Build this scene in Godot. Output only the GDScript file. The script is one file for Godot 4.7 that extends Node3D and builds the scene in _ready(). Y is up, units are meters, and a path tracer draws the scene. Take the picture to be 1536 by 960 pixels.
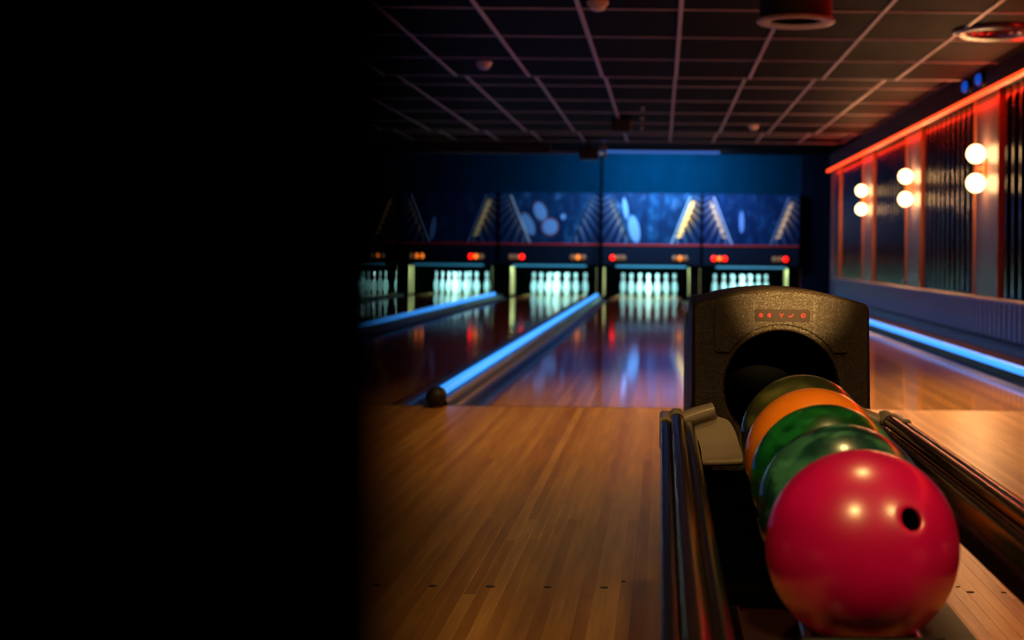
extends Node3D
# A bowling alley seen low over the balls on a ball return.
# x to the right, y up, the lanes run towards -z; "depth" d means z = -d.

const EYE := 0.713           # camera height over the approach
const F_PX := 2175.0         # focal length in pixels of the 1536 x 960 frame
const FOUL := 6.75           # depth of the foul line
const PITCH_WALL := 2.55     # x of the panelled wall
const LANE_W := 1.066
const LANES := [-5.20, -3.57, -1.82, -0.26, 1.36]
const UNIT_EDGES := [-6.10, -4.42, -2.74, -1.017, 0.66, 2.31]

var rng := RandomNumberGenerator.new()
var taken := {}
var M := {}

# ------------------------------------------------------------------ naming
func numbered(called: String) -> String:
	if not taken.has(called):
		taken[called] = 0
		return called
	taken[called] += 1
	return "%s_%03d" % [called, taken[called]]

func tag(o: Node, label: String, category: String, group := "") -> void:
	o.set_meta("label", label)
	o.set_meta("category", category)
	if group != "":
		o.set_meta("group", group)

func thing(called: String, label: String, category: String, at := Vector3.ZERO, group := "") -> Node3D:
	var o := Node3D.new()
	o.name = numbered(called)
	add_child(o)
	o.position = at
	tag(o, label, category, group)
	return o

func setting(called: String, label := "") -> Node3D:
	var o := Node3D.new()
	o.name = called
	add_child(o)
	o.set_meta("kind", "structure")
	if label != "":
		o.set_meta("label", label)
	return o

func origin_of(n: Node) -> Vector3:
	var p := Vector3.ZERO
	while n != self and n is Node3D:
		p += n.position
		n = n.get_parent()
	return p

# shapes are laid out in world coordinates; the node is moved back by its parent's place
func put(st: SurfaceTool, called: String, mat: Material, parent: Node) -> MeshInstance3D:
	var o := MeshInstance3D.new()
	o.mesh = st.commit()
	o.material_override = mat
	o.name = called
	parent.add_child(o, true)
	o.position = -origin_of(parent)
	return o

func put_mesh(mesh: Mesh, called: String, mat: Material, parent: Node, at: Vector3) -> MeshInstance3D:
	var o := MeshInstance3D.new()
	o.mesh = mesh
	o.material_override = mat
	o.name = called
	parent.add_child(o, true)
	o.position = at - origin_of(parent)
	return o

func mb() -> SurfaceTool:
	var st := SurfaceTool.new()
	st.begin(Mesh.PRIMITIVE_TRIANGLES)
	return st

# ------------------------------------------------------------------ shapes
func tri(st: SurfaceTool, p: Array, n: Array, uv = null) -> void:
	var order := [0, 1, 2]
	if (p[1] - p[0]).cross(p[2] - p[0]).dot(n[0] + n[1] + n[2]) > 0.0:
		order = [0, 2, 1]
	for k in order:
		st.set_normal(n[k])
		if uv != null:
			st.set_uv(uv[k])
		st.add_vertex(p[k])

func quad(st: SurfaceTool, p: Array, n: Array, uv = null) -> void:
	tri(st, [p[0], p[1], p[2]], [n[0], n[1], n[2]], null if uv == null else [uv[0], uv[1], uv[2]])
	tri(st, [p[0], p[2], p[3]], [n[0], n[2], n[3]], null if uv == null else [uv[0], uv[2], uv[3]])

func face(st: SurfaceTool, pts: Array, out: Vector3) -> void:
	var n: Vector3 = (pts[1] - pts[0]).cross(pts[2] - pts[0]).normalized()
	if n.dot(out) < 0.0:
		n = -n
	for k in range(1, pts.size() - 1):
		tri(st, [pts[0], pts[k], pts[k + 1]], [n, n, n])

# a box from lo to hi with chamfered edges
func box(st: SurfaceTool, lo: Vector3, hi: Vector3, b := 0.0) -> void:
	var c := (lo + hi) * 0.5
	var h := (hi - lo) * 0.5
	b = minf(b, minf(h.x, minf(h.y, h.z)) * 0.95)
	for ax in 3:
		var u := (ax + 1) % 3
		var v := (ax + 2) % 3
		for s in [-1.0, 1.0]:
			var out := Vector3.ZERO
			out[ax] = s
			var pts := []
			for q in [[-1, -1], [1, -1], [1, 1], [-1, 1]]:
				var p := Vector3.ZERO
				p[ax] = h[ax] * s
				p[u] = (h[u] - b) * q[0]
				p[v] = (h[v] - b) * q[1]
				pts.append(c + p)
			face(st, pts, out)
	if b <= 0.0:
		return
	for ax in 3:
		var u := (ax + 1) % 3
		var v := (ax + 2) % 3
		for su in [-1.0, 1.0]:
			for sv in [-1.0, 1.0]:
				var pts := []
				for q in [[-1, 0], [1, 0], [1, 1], [-1, 1]]:
					var p := Vector3.ZERO
					p[ax] = (h[ax] - b) * q[0]
					p[u] = (h[u] - (b if q[1] == 1 else 0.0)) * su
					p[v] = (h[v] - (0.0 if q[1] == 1 else b)) * sv
					pts.append(c + p)
				var out := Vector3.ZERO
				out[u] = su
				out[v] = sv
				face(st, pts, out)
	for sx in [-1.0, 1.0]:
		for sy in [-1.0, 1.0]:
			for sz in [-1.0, 1.0]:
				var s := Vector3(sx, sy, sz)
				face(st, [c + Vector3(h.x, h.y - b, h.z - b) * s, c + Vector3(h.x - b, h.y, h.z - b) * s, c + Vector3(h.x - b, h.y - b, h.z) * s], s)

func boxc(st: SurfaceTool, c: Vector3, s: Vector3, b := 0.0) -> void:
	box(st, c - s * 0.5, c + s * 0.5, b)

# turn a profile of (radius, height) about an axis
func lathe(st: SurfaceTool, base: Vector3, axis: Vector3, prof: Array, seg := 24, smooth_deg := 50.0) -> void:
	axis = axis.normalized()
	var side := axis.cross(Vector3.RIGHT if absf(axis.x) < 0.8 else Vector3.UP).normalized()
	var other := axis.cross(side)
	var k := prof.size()
	var fn := []
	for i in k - 1:
		var t: Vector2 = (prof[i + 1] - prof[i])
		fn.append(Vector2(t.y, -t.x).normalized())
	for i in k - 1:
		var na: Vector2 = fn[i]
		var nb: Vector2 = fn[i]
		if i > 0 and rad_to_deg(absf(fn[i].angle_to(fn[i - 1]))) < smooth_deg:
			na = (fn[i] + fn[i - 1]).normalized()
		if i < k - 2 and rad_to_deg(absf(fn[i].angle_to(fn[i + 1]))) < smooth_deg:
			nb = (fn[i] + fn[i + 1]).normalized()
		for j in seg:
			var a0 := TAU * j / seg
			var a1 := TAU * (j + 1) / seg
			var r0 := side * cos(a0) + other * sin(a0)
			var r1 := side * cos(a1) + other * sin(a1)
			var A: Vector3 = base + axis * prof[i].y + r0 * prof[i].x
			var B: Vector3 = base + axis * prof[i].y + r1 * prof[i].x
			var C: Vector3 = base + axis * prof[i + 1].y + r1 * prof[i + 1].x
			var D: Vector3 = base + axis * prof[i + 1].y + r0 * prof[i + 1].x
			var nA := (r0 * na.x + axis * na.y)
			var nB := (r1 * na.x + axis * na.y)
			var nC := (r1 * nb.x + axis * nb.y)
			var nD := (r0 * nb.x + axis * nb.y)
			if prof[i].x < 1e-6:
				tri(st, [A, C, D], [nA, nC, nD])
			elif prof[i + 1].x < 1e-6:
				tri(st, [A, B, C], [nA, nB, nC])
			else:
				quad(st, [A, B, C, D], [nA, nB, nC, nD])

# a round bar with slightly rounded ends
func bar(st: SurfaceTool, p0: Vector3, p1: Vector3, r: float, seg := 16) -> void:
	var l := p0.distance_to(p1)
	var e := minf(r * 0.35, l * 0.25)
	lathe(st, p0, p1 - p0, [Vector2(0, 0), Vector2(r - e, 0), Vector2(r, e), Vector2(r, l - e), Vector2(r - e, l), Vector2(0, l)], seg, 20.0)

# draw a cross-section of (x, y) points along z from depth d0 to depth d1
func extrude(st: SurfaceTool, poly: Array, d0: float, d1: float, closed := true, caps := true, smooth_deg := 40.0, lean := 0.0) -> void:
	var k := poly.size()
	var area := 0.0
	for i in k:
		var a: Vector2 = poly[i]
		var b: Vector2 = poly[(i + 1) % k]
		area += a.x * b.y - b.x * a.y
	var turn := 1.0 if area > 0.0 else -1.0
	var count := k if closed else k - 1
	var fn := []
	for i in count:
		var t: Vector2 = poly[(i + 1) % k] - poly[i]
		fn.append(Vector2(t.y, -t.x).normalized() * turn)
	for i in count:
		var na: Vector2 = fn[i]
		var nb: Vector2 = fn[i]
		var before := i - 1 if i > 0 else (count - 1 if closed else -1)
		var after := i + 1 if i < count - 1 else (0 if closed else -1)
		if before >= 0 and rad_to_deg(absf(fn[i].angle_to(fn[before]))) < smooth_deg:
			na = (fn[i] + fn[before]).normalized()
		if after >= 0 and rad_to_deg(absf(fn[i].angle_to(fn[after]))) < smooth_deg:
			nb = (fn[i] + fn[after]).normalized()
		var a: Vector2 = poly[i]
		var b: Vector2 = poly[(i + 1) % k]
		var n0 := Vector3(na.x, na.y, 0)
		var n1 := Vector3(nb.x, nb.y, 0)
		quad(st, [Vector3(a.x, a.y, -d0 - a.y * lean), Vector3(b.x, b.y, -d0 - b.y * lean), Vector3(b.x, b.y, -d1 - b.y * lean), Vector3(a.x, a.y, -d1 - a.y * lean)], [n0, n1, n1, n0])
	if closed and caps:
		var flat := PackedVector2Array(poly)
		var idx := Geometry2D.triangulate_polygon(flat)
		for i in range(0, idx.size(), 3):
			for e in [[d0, 1.0], [d1, -1.0]]:
				var pts := []
				for j in 3:
					var q: Vector2 = flat[idx[i + j]]
					pts.append(Vector3(q.x, q.y, -e[0] - q.y * lean))
				face(st, pts, Vector3(0, 0, e[1]))

# a smooth sheet through a grid of points (rows of columns), given some thickness by its own folded rows
func sheet(st: SurfaceTool, rows: Array, fine_u: int, fine_v: int, out: Vector3) -> void:
	var cols := []
	for r in rows:
		cols.append(spline(r, fine_u))
	var full := []
	for i in cols[0].size():
		var line := []
		for r in cols:
			line.append(r[i])
		full.append(spline(line, fine_v))
	var nu := full.size()
	var nv: int = full[0].size()
	var nor := []
	for i in nu:
		var line := []
		for j in nv:
			var du: Vector3 = full[mini(i + 1, nu - 1)][j] - full[maxi(i - 1, 0)][j]
			var dv: Vector3 = full[i][mini(j + 1, nv - 1)] - full[i][maxi(j - 1, 0)]
			line.append(du.cross(dv).normalized())
		nor.append(line)
	var s := 1.0 if nor[nu / 2][nv / 2].dot(out) > 0.0 else -1.0
	for i in nu - 1:
		for j in nv - 1:
			quad(st, [full[i][j], full[i + 1][j], full[i + 1][j + 1], full[i][j + 1]], [nor[i][j] * s, nor[i + 1][j] * s, nor[i + 1][j + 1] * s, nor[i][j + 1] * s])

func spline(pts: Array, fine: int) -> Array:
	var out := []
	var k := pts.size()
	for i in k - 1:
		var a = pts[maxi(i - 1, 0)]
		var b = pts[i]
		var c = pts[i + 1]
		var d = pts[mini(i + 2, k - 1)]
		for j in fine:
			out.append(b.cubic_interpolate(c, a, d, float(j) / fine))
	out.append(pts[k - 1])
	return out

func arc(c: Vector2, r: float, deg0: float, deg1: float, n: int) -> Array:
	var out := []
	for i in n + 1:
		var a := deg_to_rad(lerpf(deg0, deg1, float(i) / n))
		out.append(c + Vector2(cos(a), sin(a)) * r)
	return out

func round_rect(x0: float, y0: float, x1: float, y1: float, r: float, n := 5) -> Array:
	return arc(Vector2(x1 - r, y1 - r), r, 0, 90, n) + arc(Vector2(x0 + r, y1 - r), r, 90, 180, n) + arc(Vector2(x0 + r, y0 + r), r, 180, 270, n) + arc(Vector2(x1 - r, y0 + r), r, 270, 360, n)

# ------------------------------------------------------------------ materials
func plain(col: Color, rough: float, metal := 0.0) -> StandardMaterial3D:
	var m := StandardMaterial3D.new()
	m.albedo_color = col
	m.roughness = rough
	m.metallic = metal
	return m

func noise_tex(freq: float, lo: Color, hi: Color, seed_: int, size := 256, octaves := 4, warp := 0.0, mid = null) -> NoiseTexture2D:
	var n := FastNoiseLite.new()
	n.noise_type = FastNoiseLite.TYPE_SIMPLEX_SMOOTH
	n.seed = seed_
	n.frequency = freq
	n.fractal_octaves = octaves
	if warp > 0.0:
		n.domain_warp_enabled = true
		n.domain_warp_amplitude = warp
		n.domain_warp_frequency = freq * 0.7
	var tight := warp > 20.0
	var t := NoiseTexture2D.new()
	t.width = size
	t.height = size
	t.seamless = true
	t.noise = n
	var g := Gradient.new()
	g.set_color(0, lo)
	g.set_color(1, hi)
	if mid != null:
		g.add_point(0.5, mid)
	if tight:
		g.set_offset(0, 0.30)
		g.set_offset(g.get_point_count() - 1, 0.72)
	t.color_ramp = g
	return t

func bump_tex(freq: float, seed_: int, strength: float, size := 256) -> NoiseTexture2D:
	var t := noise_tex(freq, Color.BLACK, Color.WHITE, seed_, size, 2)
	t.color_ramp = null
	t.as_normal_map = true
	t.bump_strength = strength
	return t

func glow(col: Color, energy: float) -> StandardMaterial3D:
	var m := plain(col.darkened(0.4), 0.35)
	m.emission_enabled = true
	m.emission = col
	m.emission_energy_multiplier = energy
	return m

func lane_print(seed_: int) -> ImageTexture:
	# 39 maple boards side by side, each with its own tone, end joints and grain
	var r := RandomNumberGenerator.new()
	r.seed = seed_
	var n := FastNoiseLite.new()
	n.seed = seed_
	n.frequency = 0.05
	var w := 39 * 8
	var h := 512
	var img := Image.create(w, h, true, Image.FORMAT_RGB8)
	for b in 39:
		var joint := r.randi_range(60, 450)
		var tones := [r.randf_range(0.80, 1.0), r.randf_range(0.80, 1.0)]
		for px in 8:
			var x := b * 8 + px
			for y in h:
				var t: float = tones[0] if y < joint else tones[1]
				t *= 0.95 + 0.09 * n.get_noise_2d(x * 9.0, y * 0.5)
				if px == 0:
					t *= 0.86
				img.set_pixel(x, y, Color(0.95 * t, 0.66 * t, 0.38 * t))
	img.generate_mipmaps()
	return ImageTexture.create_from_image(img)

# the printed picture of a masking panel: blue cloud, a slanting pale rod on each side, a fan of feathers outside each rod
func panel_print(seed_: int, left_gold: float, right_gold: float, left_rod: float, right_rod: float, warm: Color, shapes: Array, tint: Color, body: float) -> ImageTexture:
	var n := FastNoiseLite.new()
	n.seed = seed_
	n.frequency = 0.011
	n.fractal_octaves = 3
	var n2 := FastNoiseLite.new()
	n2.seed = seed_ + 50
	n2.frequency = 0.02
	n2.domain_warp_enabled = true
	n2.domain_warp_amplitude = 40.0
	var w := 352
	var h := 184
	var img := Image.create(w, h, true, Image.FORMAT_RGB8)
	var deep := Color(0.010, 0.08, 0.21)
	var light := Color(0.06, 0.38, 0.62)
	for py in h:
		var v := float(py) / h
		for px in w:
			var u := float(px) / w
			var streak := n.get_noise_2d(px * 1.6, py * 0.45) * 0.5 + 0.5
			var cloud := n2.get_noise_2d(px, py * 0.8) * 0.5 + 0.5
			var t := clampf(streak * 0.7 + cloud * 0.55 - 0.22, 0.0, 1.0)
			var c := deep.lerp(light, t * t * body + 0.10)
			var wisp := clampf((cloud - 0.62) * 4.0, 0.0, 1.0) * streak
			c = c.lerp(Color(0.45, 0.55, 0.75), wisp * 0.75 * body)
			for s in shapes:
				var q := Vector2((u - s[0]) * 1.92, v - s[1])
				q = q.rotated(deg_to_rad(-s[4]))
				var e := Vector2(q.x / s[2], q.y / s[3]).length()
				if e < 1.0:
					c = Color(0.34, 0.55, 0.80).lerp(c, clampf((e - 0.82) * 2.0, 0.0, 1.0))
				elif e < 1.22 and s[5] > 0.0:
					c = c.lerp(Color(0.60, 0.27, 0.24), s[5] * (1.22 - e) * 4.5)
			for side in 2:
				var uu := u if side == 0 else 1.0 - u
				var rod := left_rod if side == 0 else right_rod
				var gold := left_gold if side == 0 else right_gold
				var line := 0.085 + 0.205 * v
				var off := (uu - line) * 1.75
				if v > 0.05 and v < 0.985:
					if off > -0.004 and off < 0.045:
						var k := 1.0 - absf(off - 0.02) / 0.028
						c = c.lerp(Color(0.72, 0.86, 0.95), clampf(k, 0.0, 1.0) * rod)
					elif off <= -0.004 and off > -0.022:
						c = c.lerp(Color(0.01, 0.03, 0.05), 0.85)
					elif off <= -0.022:
						# feathers: a fan spread from a point far inside
						var from := Vector2((uu - 0.36) * 1.92, v + 0.18)
						var a := atan2(from.y, -from.x)
						var stripe := pow(0.5 + 0.5 * cos(a * 46.0), 1.5)
						var span := clampf(1.0 - absf(v - 0.48) / 0.36, 0.0, 1.0)
						var near := clampf(1.0 + (off + 0.03) / 0.30, 0.0, 1.0)
						var feather := Color(0.24, 0.38, 0.56).lerp(warm, clampf(gold * 1.25 * sqrt(near * span), 0.0, 1.0))
						c = deep.lerp(feather, clampf(stripe * (0.35 + 0.65 * near), 0.0, 1.0))
						if off > -0.12 and v > 0.15 and v < 0.86:
							var bead := 0.72 + 0.28 * cos(v * 52.0)
							var k2 := clampf(1.3 - absf(off + 0.060) / 0.05, 0.0, 1.0)
							c = c.lerp(Color(1.0, 0.92, 0.66).lerp(warm, 0.35), clampf(k2 * bead * gold * 1.6, 0.0, 1.0))
			img.set_pixel(px, py, Color(c.r * tint.r, c.g * tint.g, c.b * tint.b))
	img.generate_mipmaps()
	return ImageTexture.create_from_image(img)

func make_materials() -> void:
	M.boards = []
	for k in 7:
		var m := plain(Color(0.80, 0.59, 0.34).lerp(Color(0.68, 0.46, 0.24), k / 6.0), 0.34)
		m.albedo_texture = noise_tex(0.012, Color(0.80, 0.78, 0.76), Color(1, 1, 1), 20 + k, 256, 5)
		m.uv1_triplanar = true
		m.uv1_world_triplanar = true
		m.uv1_scale = Vector3(9.0, 9.0, 0.55)
		m.uv1_offset = Vector3(k * 0.37, 0, k * 0.61)
		M.boards.append(m)
	M.lane = plain(Color(1, 1, 1), 0.07)
	M.lane.albedo_texture = lane_print(7)
	M.lane.metallic_specular = 0.6
	M.lip = plain(Color(0.42, 0.26, 0.16), 0.2)
	M.gutter = plain(Color(0.20, 0.21, 0.25), 0.3)
	M.divider = plain(Color(0.05, 0.05, 0.06), 0.35)
	M.foul = plain(Color(0.05, 0.035, 0.03), 0.4)
	M.dark = plain(Color(0.02, 0.02, 0.023), 0.8)
	M.dark.metallic_specular = 0.15
	M.black = plain(Color(0.012, 0.012, 0.014), 0.55)
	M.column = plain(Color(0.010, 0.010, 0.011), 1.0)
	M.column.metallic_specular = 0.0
	M.pit = plain(Color(0.012, 0.014, 0.014), 0.8)
	M.pit.metallic_specular = 0.1
	M.cream = plain(Color(0.70, 0.52, 0.30), 0.5)
	M.pin = plain(Color(0.93, 0.94, 0.92), 0.22)
	M.stripe = plain(Color(0.72, 0.08, 0.10), 0.3)
	M.deck = plain(Color(0.66, 0.55, 0.36), 0.18)
	M.fascia = plain(Color(0.03, 0.08, 0.15), 0.6)
	M.fascia.metallic_specular = 0.15
	M.red_trim = plain(Color(0.56, 0.09, 0.05), 0.5)
	M.blue_wall = plain(Color(0.0, 0.13, 0.235), 1.0)
	M.blue_wall.metallic_specular = 0.05
	M.blue_wall.albedo_texture = noise_tex(0.02, Color(0.9, 0.9, 0.9), Color(1, 1, 1), 31, 128, 3)
	M.blue_wall.uv1_triplanar = true
	M.navy = plain(Color(0.02, 0.05, 0.12), 0.9)
	M.navy.metallic_specular = 0.1
	M.tile = plain(Color(0.028, 0.024, 0.027), 0.7)
	M.tile.metallic_specular = 0.12
	M.tile.normal_enabled = true
	M.tile.normal_texture = bump_tex(0.09, 3, 2.0)
	M.tile.normal_scale = 0.35
	M.tile.uv1_triplanar = true
	M.tile.uv1_scale = Vector3(2, 2, 2)
	M.tbar = plain(Color(0.66, 0.62, 0.64), 0.5)
	M.slats = []
	for k in 3:
		M.slats.append(plain([Color(0.055, 0.05, 0.055), Color(0.09, 0.085, 0.085), Color(0.035, 0.03, 0.035)][k], [0.20, 0.26, 0.15][k]))
	M.pilaster = plain(Color(0.30, 0.24, 0.25), 0.35)
	M.copper = plain(Color(0.72, 0.42, 0.24), 0.3, 0.6)
	M.ledge = plain(Color(0.64, 0.60, 0.63), 0.45)
	M.wainscot = plain(Color(0.68, 0.64, 0.66), 0.42)
	M.base_trim = plain(Color(0.10, 0.06, 0.05), 0.4)
	M.corner = plain(Color(0.62, 0.62, 0.66), 0.55)
	M.hood = plain(Color(0.105, 0.066, 0.024), 0.46)
	M.hood.metallic_specular = 0.4
	M.hood.normal_enabled = true
	M.hood.normal_texture = bump_tex(0.16, 11, 6.0)
	M.hood.normal_scale = 0.9
	M.hood.uv1_triplanar = true
	M.hood.uv1_scale = Vector3(8, 8, 8)
	M.badge = plain(Color(0.085, 0.05, 0.04), 0.75)
	M.badge.metallic_specular = 0.2
	M.badge_mark = plain(Color(0.30, 0.05, 0.05), 0.7)
	M.badge_mark.metallic_specular = 0.2
	M.shoulder = plain(Color(0.57, 0.52, 0.47), 0.28)
	M.grip = plain(Color(0.40, 0.29, 0.26), 0.16, 0.9)
	M.skirt = plain(Color(0.20, 0.17, 0.14), 0.18, 0.8)
	M.rail = plain(Color(0.05, 0.045, 0.05), 0.22)
	M.pedestal = plain(Color(0.16, 0.03, 0.025), 0.45)
	M.white = plain(Color(0.80, 0.79, 0.76), 0.4)
	M.chrome = plain(Color(0.75, 0.75, 0.78), 0.2, 0.9)
	M.vent = plain(Color(0.22, 0.19, 0.19), 0.25)
	M.dot = plain(Color(0.05, 0.03, 0.02), 0.5)
	M.blue_tube = glow(Color(0.22, 0.60, 1.0), 1.6)
	M.neon = glow(Color(1.0, 0.26, 0.08), 2.6)
	M.bulb = glow(Color(1.0, 0.80, 0.55), 7.0)
	M.strip = glow(Color(0.30, 0.55, 1.0), 0.5)
	M.deck_lamp = glow(Color(0.30, 0.80, 1.0), 0.22)
	M.blue_spot = glow(Color(0.06, 0.38, 0.95), 0.5)
	M.lens_warm = glow(Color(1.0, 0.80, 0.55), 3.0)
	M.lens_red = glow(Color(1.0, 0.07, 0.03), 3.2)
	M.lens_orange = glow(Color(1.0, 0.50, 0.14), 1.4)
	M.lens_beige = glow(Color(0.62, 0.47, 0.34), 0.32)

# ------------------------------------------------------------------ lights
func area(at: Vector3, towards: Vector3, up: Vector3, size: Vector2, col: Color, energy: float, parent: Node) -> void:
	var l := AreaLight3D.new()
	l.name = "light"
	l.area_size = size
	l.light_color = col
	l.light_energy = energy
	l.shadow_enabled = true
	l.area_range = 30.0
	l.area_normalize_energy = true
	parent.add_child(l, true)
	l.look_at_from_position(at, at + towards, up)

func spot(at: Vector3, towards: Vector3, angle: float, col: Color, energy: float, size: float, parent: Node) -> void:
	var l := SpotLight3D.new()
	l.name = "light"
	l.spot_angle = angle
	l.spot_angle_attenuation = 0.7
	l.spot_attenuation = 2.0
	l.spot_range = 30.0
	l.light_color = col
	l.light_energy = energy
	l.light_size = size
	l.shadow_enabled = true
	parent.add_child(l, true)
	l.look_at_from_position(at, at + towards, Vector3.FORWARD if absf(towards.normalized().y) > 0.9 else Vector3.UP)

func omni(at: Vector3, col: Color, energy: float, size: float, parent: Node) -> void:
	var l := OmniLight3D.new()
	l.name = "light"
	l.omni_range = 30.0
	l.omni_attenuation = 2.0
	l.light_color = col
	l.light_energy = energy
	l.light_size = size
	l.shadow_enabled = true
	parent.add_child(l, true)
	l.position = at - origin_of(parent)

const WARM := Color(1.0, 0.82, 0.50)

# ------------------------------------------------------------------ scene
func _ready() -> void:
	rng.seed = 4711
	# camera
	var cam := Camera3D.new()
	cam.name = "camera"
	add_child(cam)
	var att := CameraAttributesPhysical.new()
	att.frustum_focal_length = 50.0
	att.frustum_focus_distance = 2.75
	att.exposure_aperture = 4.8
	att.frustum_near = 0.05
	att.frustum_far = 100.0
	cam.attributes = att
	cam.projection = Camera3D.PROJECTION_FRUSTUM
	cam.near = 0.05
	cam.far = 100.0
	cam.size = 0.05 * 960.0 / F_PX
	cam.frustum_offset = Vector2(-225.0, -98.0) / F_PX * 0.05
	cam.position = Vector3(0, EYE, 0)
	cam.rotation = Vector3(0, 0, 0.0095)
	cam.current = true
	# air
	var env := Environment.new()
	env.background_mode = Environment.BG_COLOR
	env.background_color = Color.BLACK
	env.tonemap_mode = Environment.TONE_MAPPER_LINEAR
	env.tonemap_exposure = 1.0
	env.sdfgi_enabled = true
	env.ssao_enabled = true
	env.ssil_enabled = true
	var we := WorldEnvironment.new()
	we.name = "world"
	we.environment = env
	add_child(we)

	make_materials()
	build_floor()
	build_walls()
	build_ceiling()
	build_lanes()
	build_units()
	build_pins()
	build_panelled_wall()
	build_ball_return()
	build_balls()
	build_ceiling_things()

# ---- floor
func build_floor() -> void:
	var f := setting("floor", "maple board approach and dark floor under the lanes")
	var st := mb()
	box(st, Vector3(-6.5, -0.30, -27.6), Vector3(3.4, -0.10, 3.2))
	put(st, "subfloor", M.dark, f)
	# boards of the approach, a little proud of one another's chamfers
	var w := 0.0273
	var d_back := -0.4
	var total := FOUL - d_back
	var meshes := {}
	var x := -1.72
	while x < PITCH_WALL - 0.01:
		var cut := snappedf(rng.randf_range(0.36, 0.80), 0.04)
		for half in 2:
			var len_ := total * (cut if half == 0 else 1.0 - cut)
			var key := snappedf(len_, 0.001)
			if not meshes.has(key):
				var bs := mb()
				box(bs, Vector3(0, -0.03, -len_ + 0.0004), Vector3(w - 0.0001, 0, 0), 0.0003)
				meshes[key] = bs.commit()
			var start := d_back if half == 0 else d_back + total * cut
			put_mesh(meshes[key], "board", M.boards[rng.randi_range(0, 6)], f, Vector3(x, 0, -start))
		x += w
	# the far boards joined
	for tone in 3:
		st = mb()
		x = -1.72 - w
		var k := 0
		while x > -6.3:
			if (k * 7 + k / 3) % 3 == tone:
				box(st, Vector3(x, -0.03, -FOUL), Vector3(x + w - 0.0002, 0, -d_back), 0.0003)
			x -= w
			k += 1
		var o := put(st, "board", M.boards[tone * 2 + 1], f)
		o.set_meta("kind", "stuff")
	st = mb()
	box(st, Vector3(-6.3, -0.06, -d_back), Vector3(PITCH_WALL, -0.002, 3.0))
	put(st, "seating_floor", M.dark, f)
	# foul line
	st = mb()
	box(st, Vector3(-6.3, -0.05, -FOUL - 0.012), Vector3(2.15, 0.0004, -FOUL))
	put(st, "foul_line", M.foul, f)
	# dots let into the boards
	for p in [[-0.606, 3.10, 0.0085], [-0.484, 3.10, 0.0085], [-0.360, 3.10, 0.0105], [-0.2375, 3.10, 0.0085], [-0.117, 3.10, 0.0085], [-0.077, 3.16, 0.005], [0.664, 3.09, 0.0085], [0.735, 3.09, 0.006], [0.648, 3.14, 0.005]]:
		st = mb()
		lathe(st, Vector3(p[0], -0.004, -p[1]), Vector3.UP, [Vector2(p[2], 0), Vector2(p[2], 0.0046), Vector2(p[2] - 0.0006, 0.005), Vector2(0, 0.005)], 16)
		put(st, "approach_dot", M.dot, f)
	# flooring between the last gutter and the panelled wall
	st = mb()
	box(st, Vector3(2.16, -0.10, -24.2), Vector3(PITCH_WALL, 0.0, -FOUL), 0.004)
	put(st, "side_capping", M.lip, f)
	st = mb()
	box(st, Vector3(PITCH_WALL, -0.10, -24.2), Vector3(3.3, -0.001, -21.4))
	put(st, "side_floor", M.dark, f)

# ---- outer walls
func build_walls() -> void:
	var s := setting("wall_left", "dark wall along the far lane")
	var st := mb()
	box(st, Vector3(-6.5, -0.1, -27.6), Vector3(-6.3, 2.7, 3.2))
	put(st, "panel", M.dark, s)
	s = setting("wall_rear", "dark wall behind the seating")
	st = mb()
	box(st, Vector3(-6.5, -0.1, 3.0), Vector3(3.4, 2.7, 3.2))
	put(st, "panel", M.dark, s)
	s = setting("wall_back", "blue painted bulkhead over the masking panels")
	st = mb()
	box(st, Vector3(-6.5, 1.735, -24.75), Vector3(2.36, 2.7, -24.45))
	put(st, "bulkhead", M.blue_wall, s)
	s = setting("wall_end", "dark navy wall beside the last masking panel")
	st = mb()
	box(st, Vector3(2.335, -0.1, -24.9), Vector3(3.4, 2.7, -24.35), 0.01)
	put(st, "side_wall", M.navy, s)
	s = setting("wall_far", "dark wall behind the pin machines")
	st = mb()
	box(st, Vector3(-6.5, -0.1, -27.6), Vector3(3.4, 2.7, -27.2))
	put(st, "end_wall", M.dark, s)
	# added column close to the camera; its blur makes the black fade
	s = setting("added_black_column", "added slim matt black column close to the camera, blacking out one side")
	st = mb()
	var cx := -0.06227
	var cz := -0.10123
	lathe(st, Vector3(cx, 0.0, cz), Vector3.UP, [Vector2(0.058, 0), Vector2(0.058, 0.02), Vector2(0.045, 0.026), Vector2(0.045, 2.13), Vector2(0.058, 2.14), Vector2(0.058, 2.163)], 40)
	put(st, "shaft", M.column, s)

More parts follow.
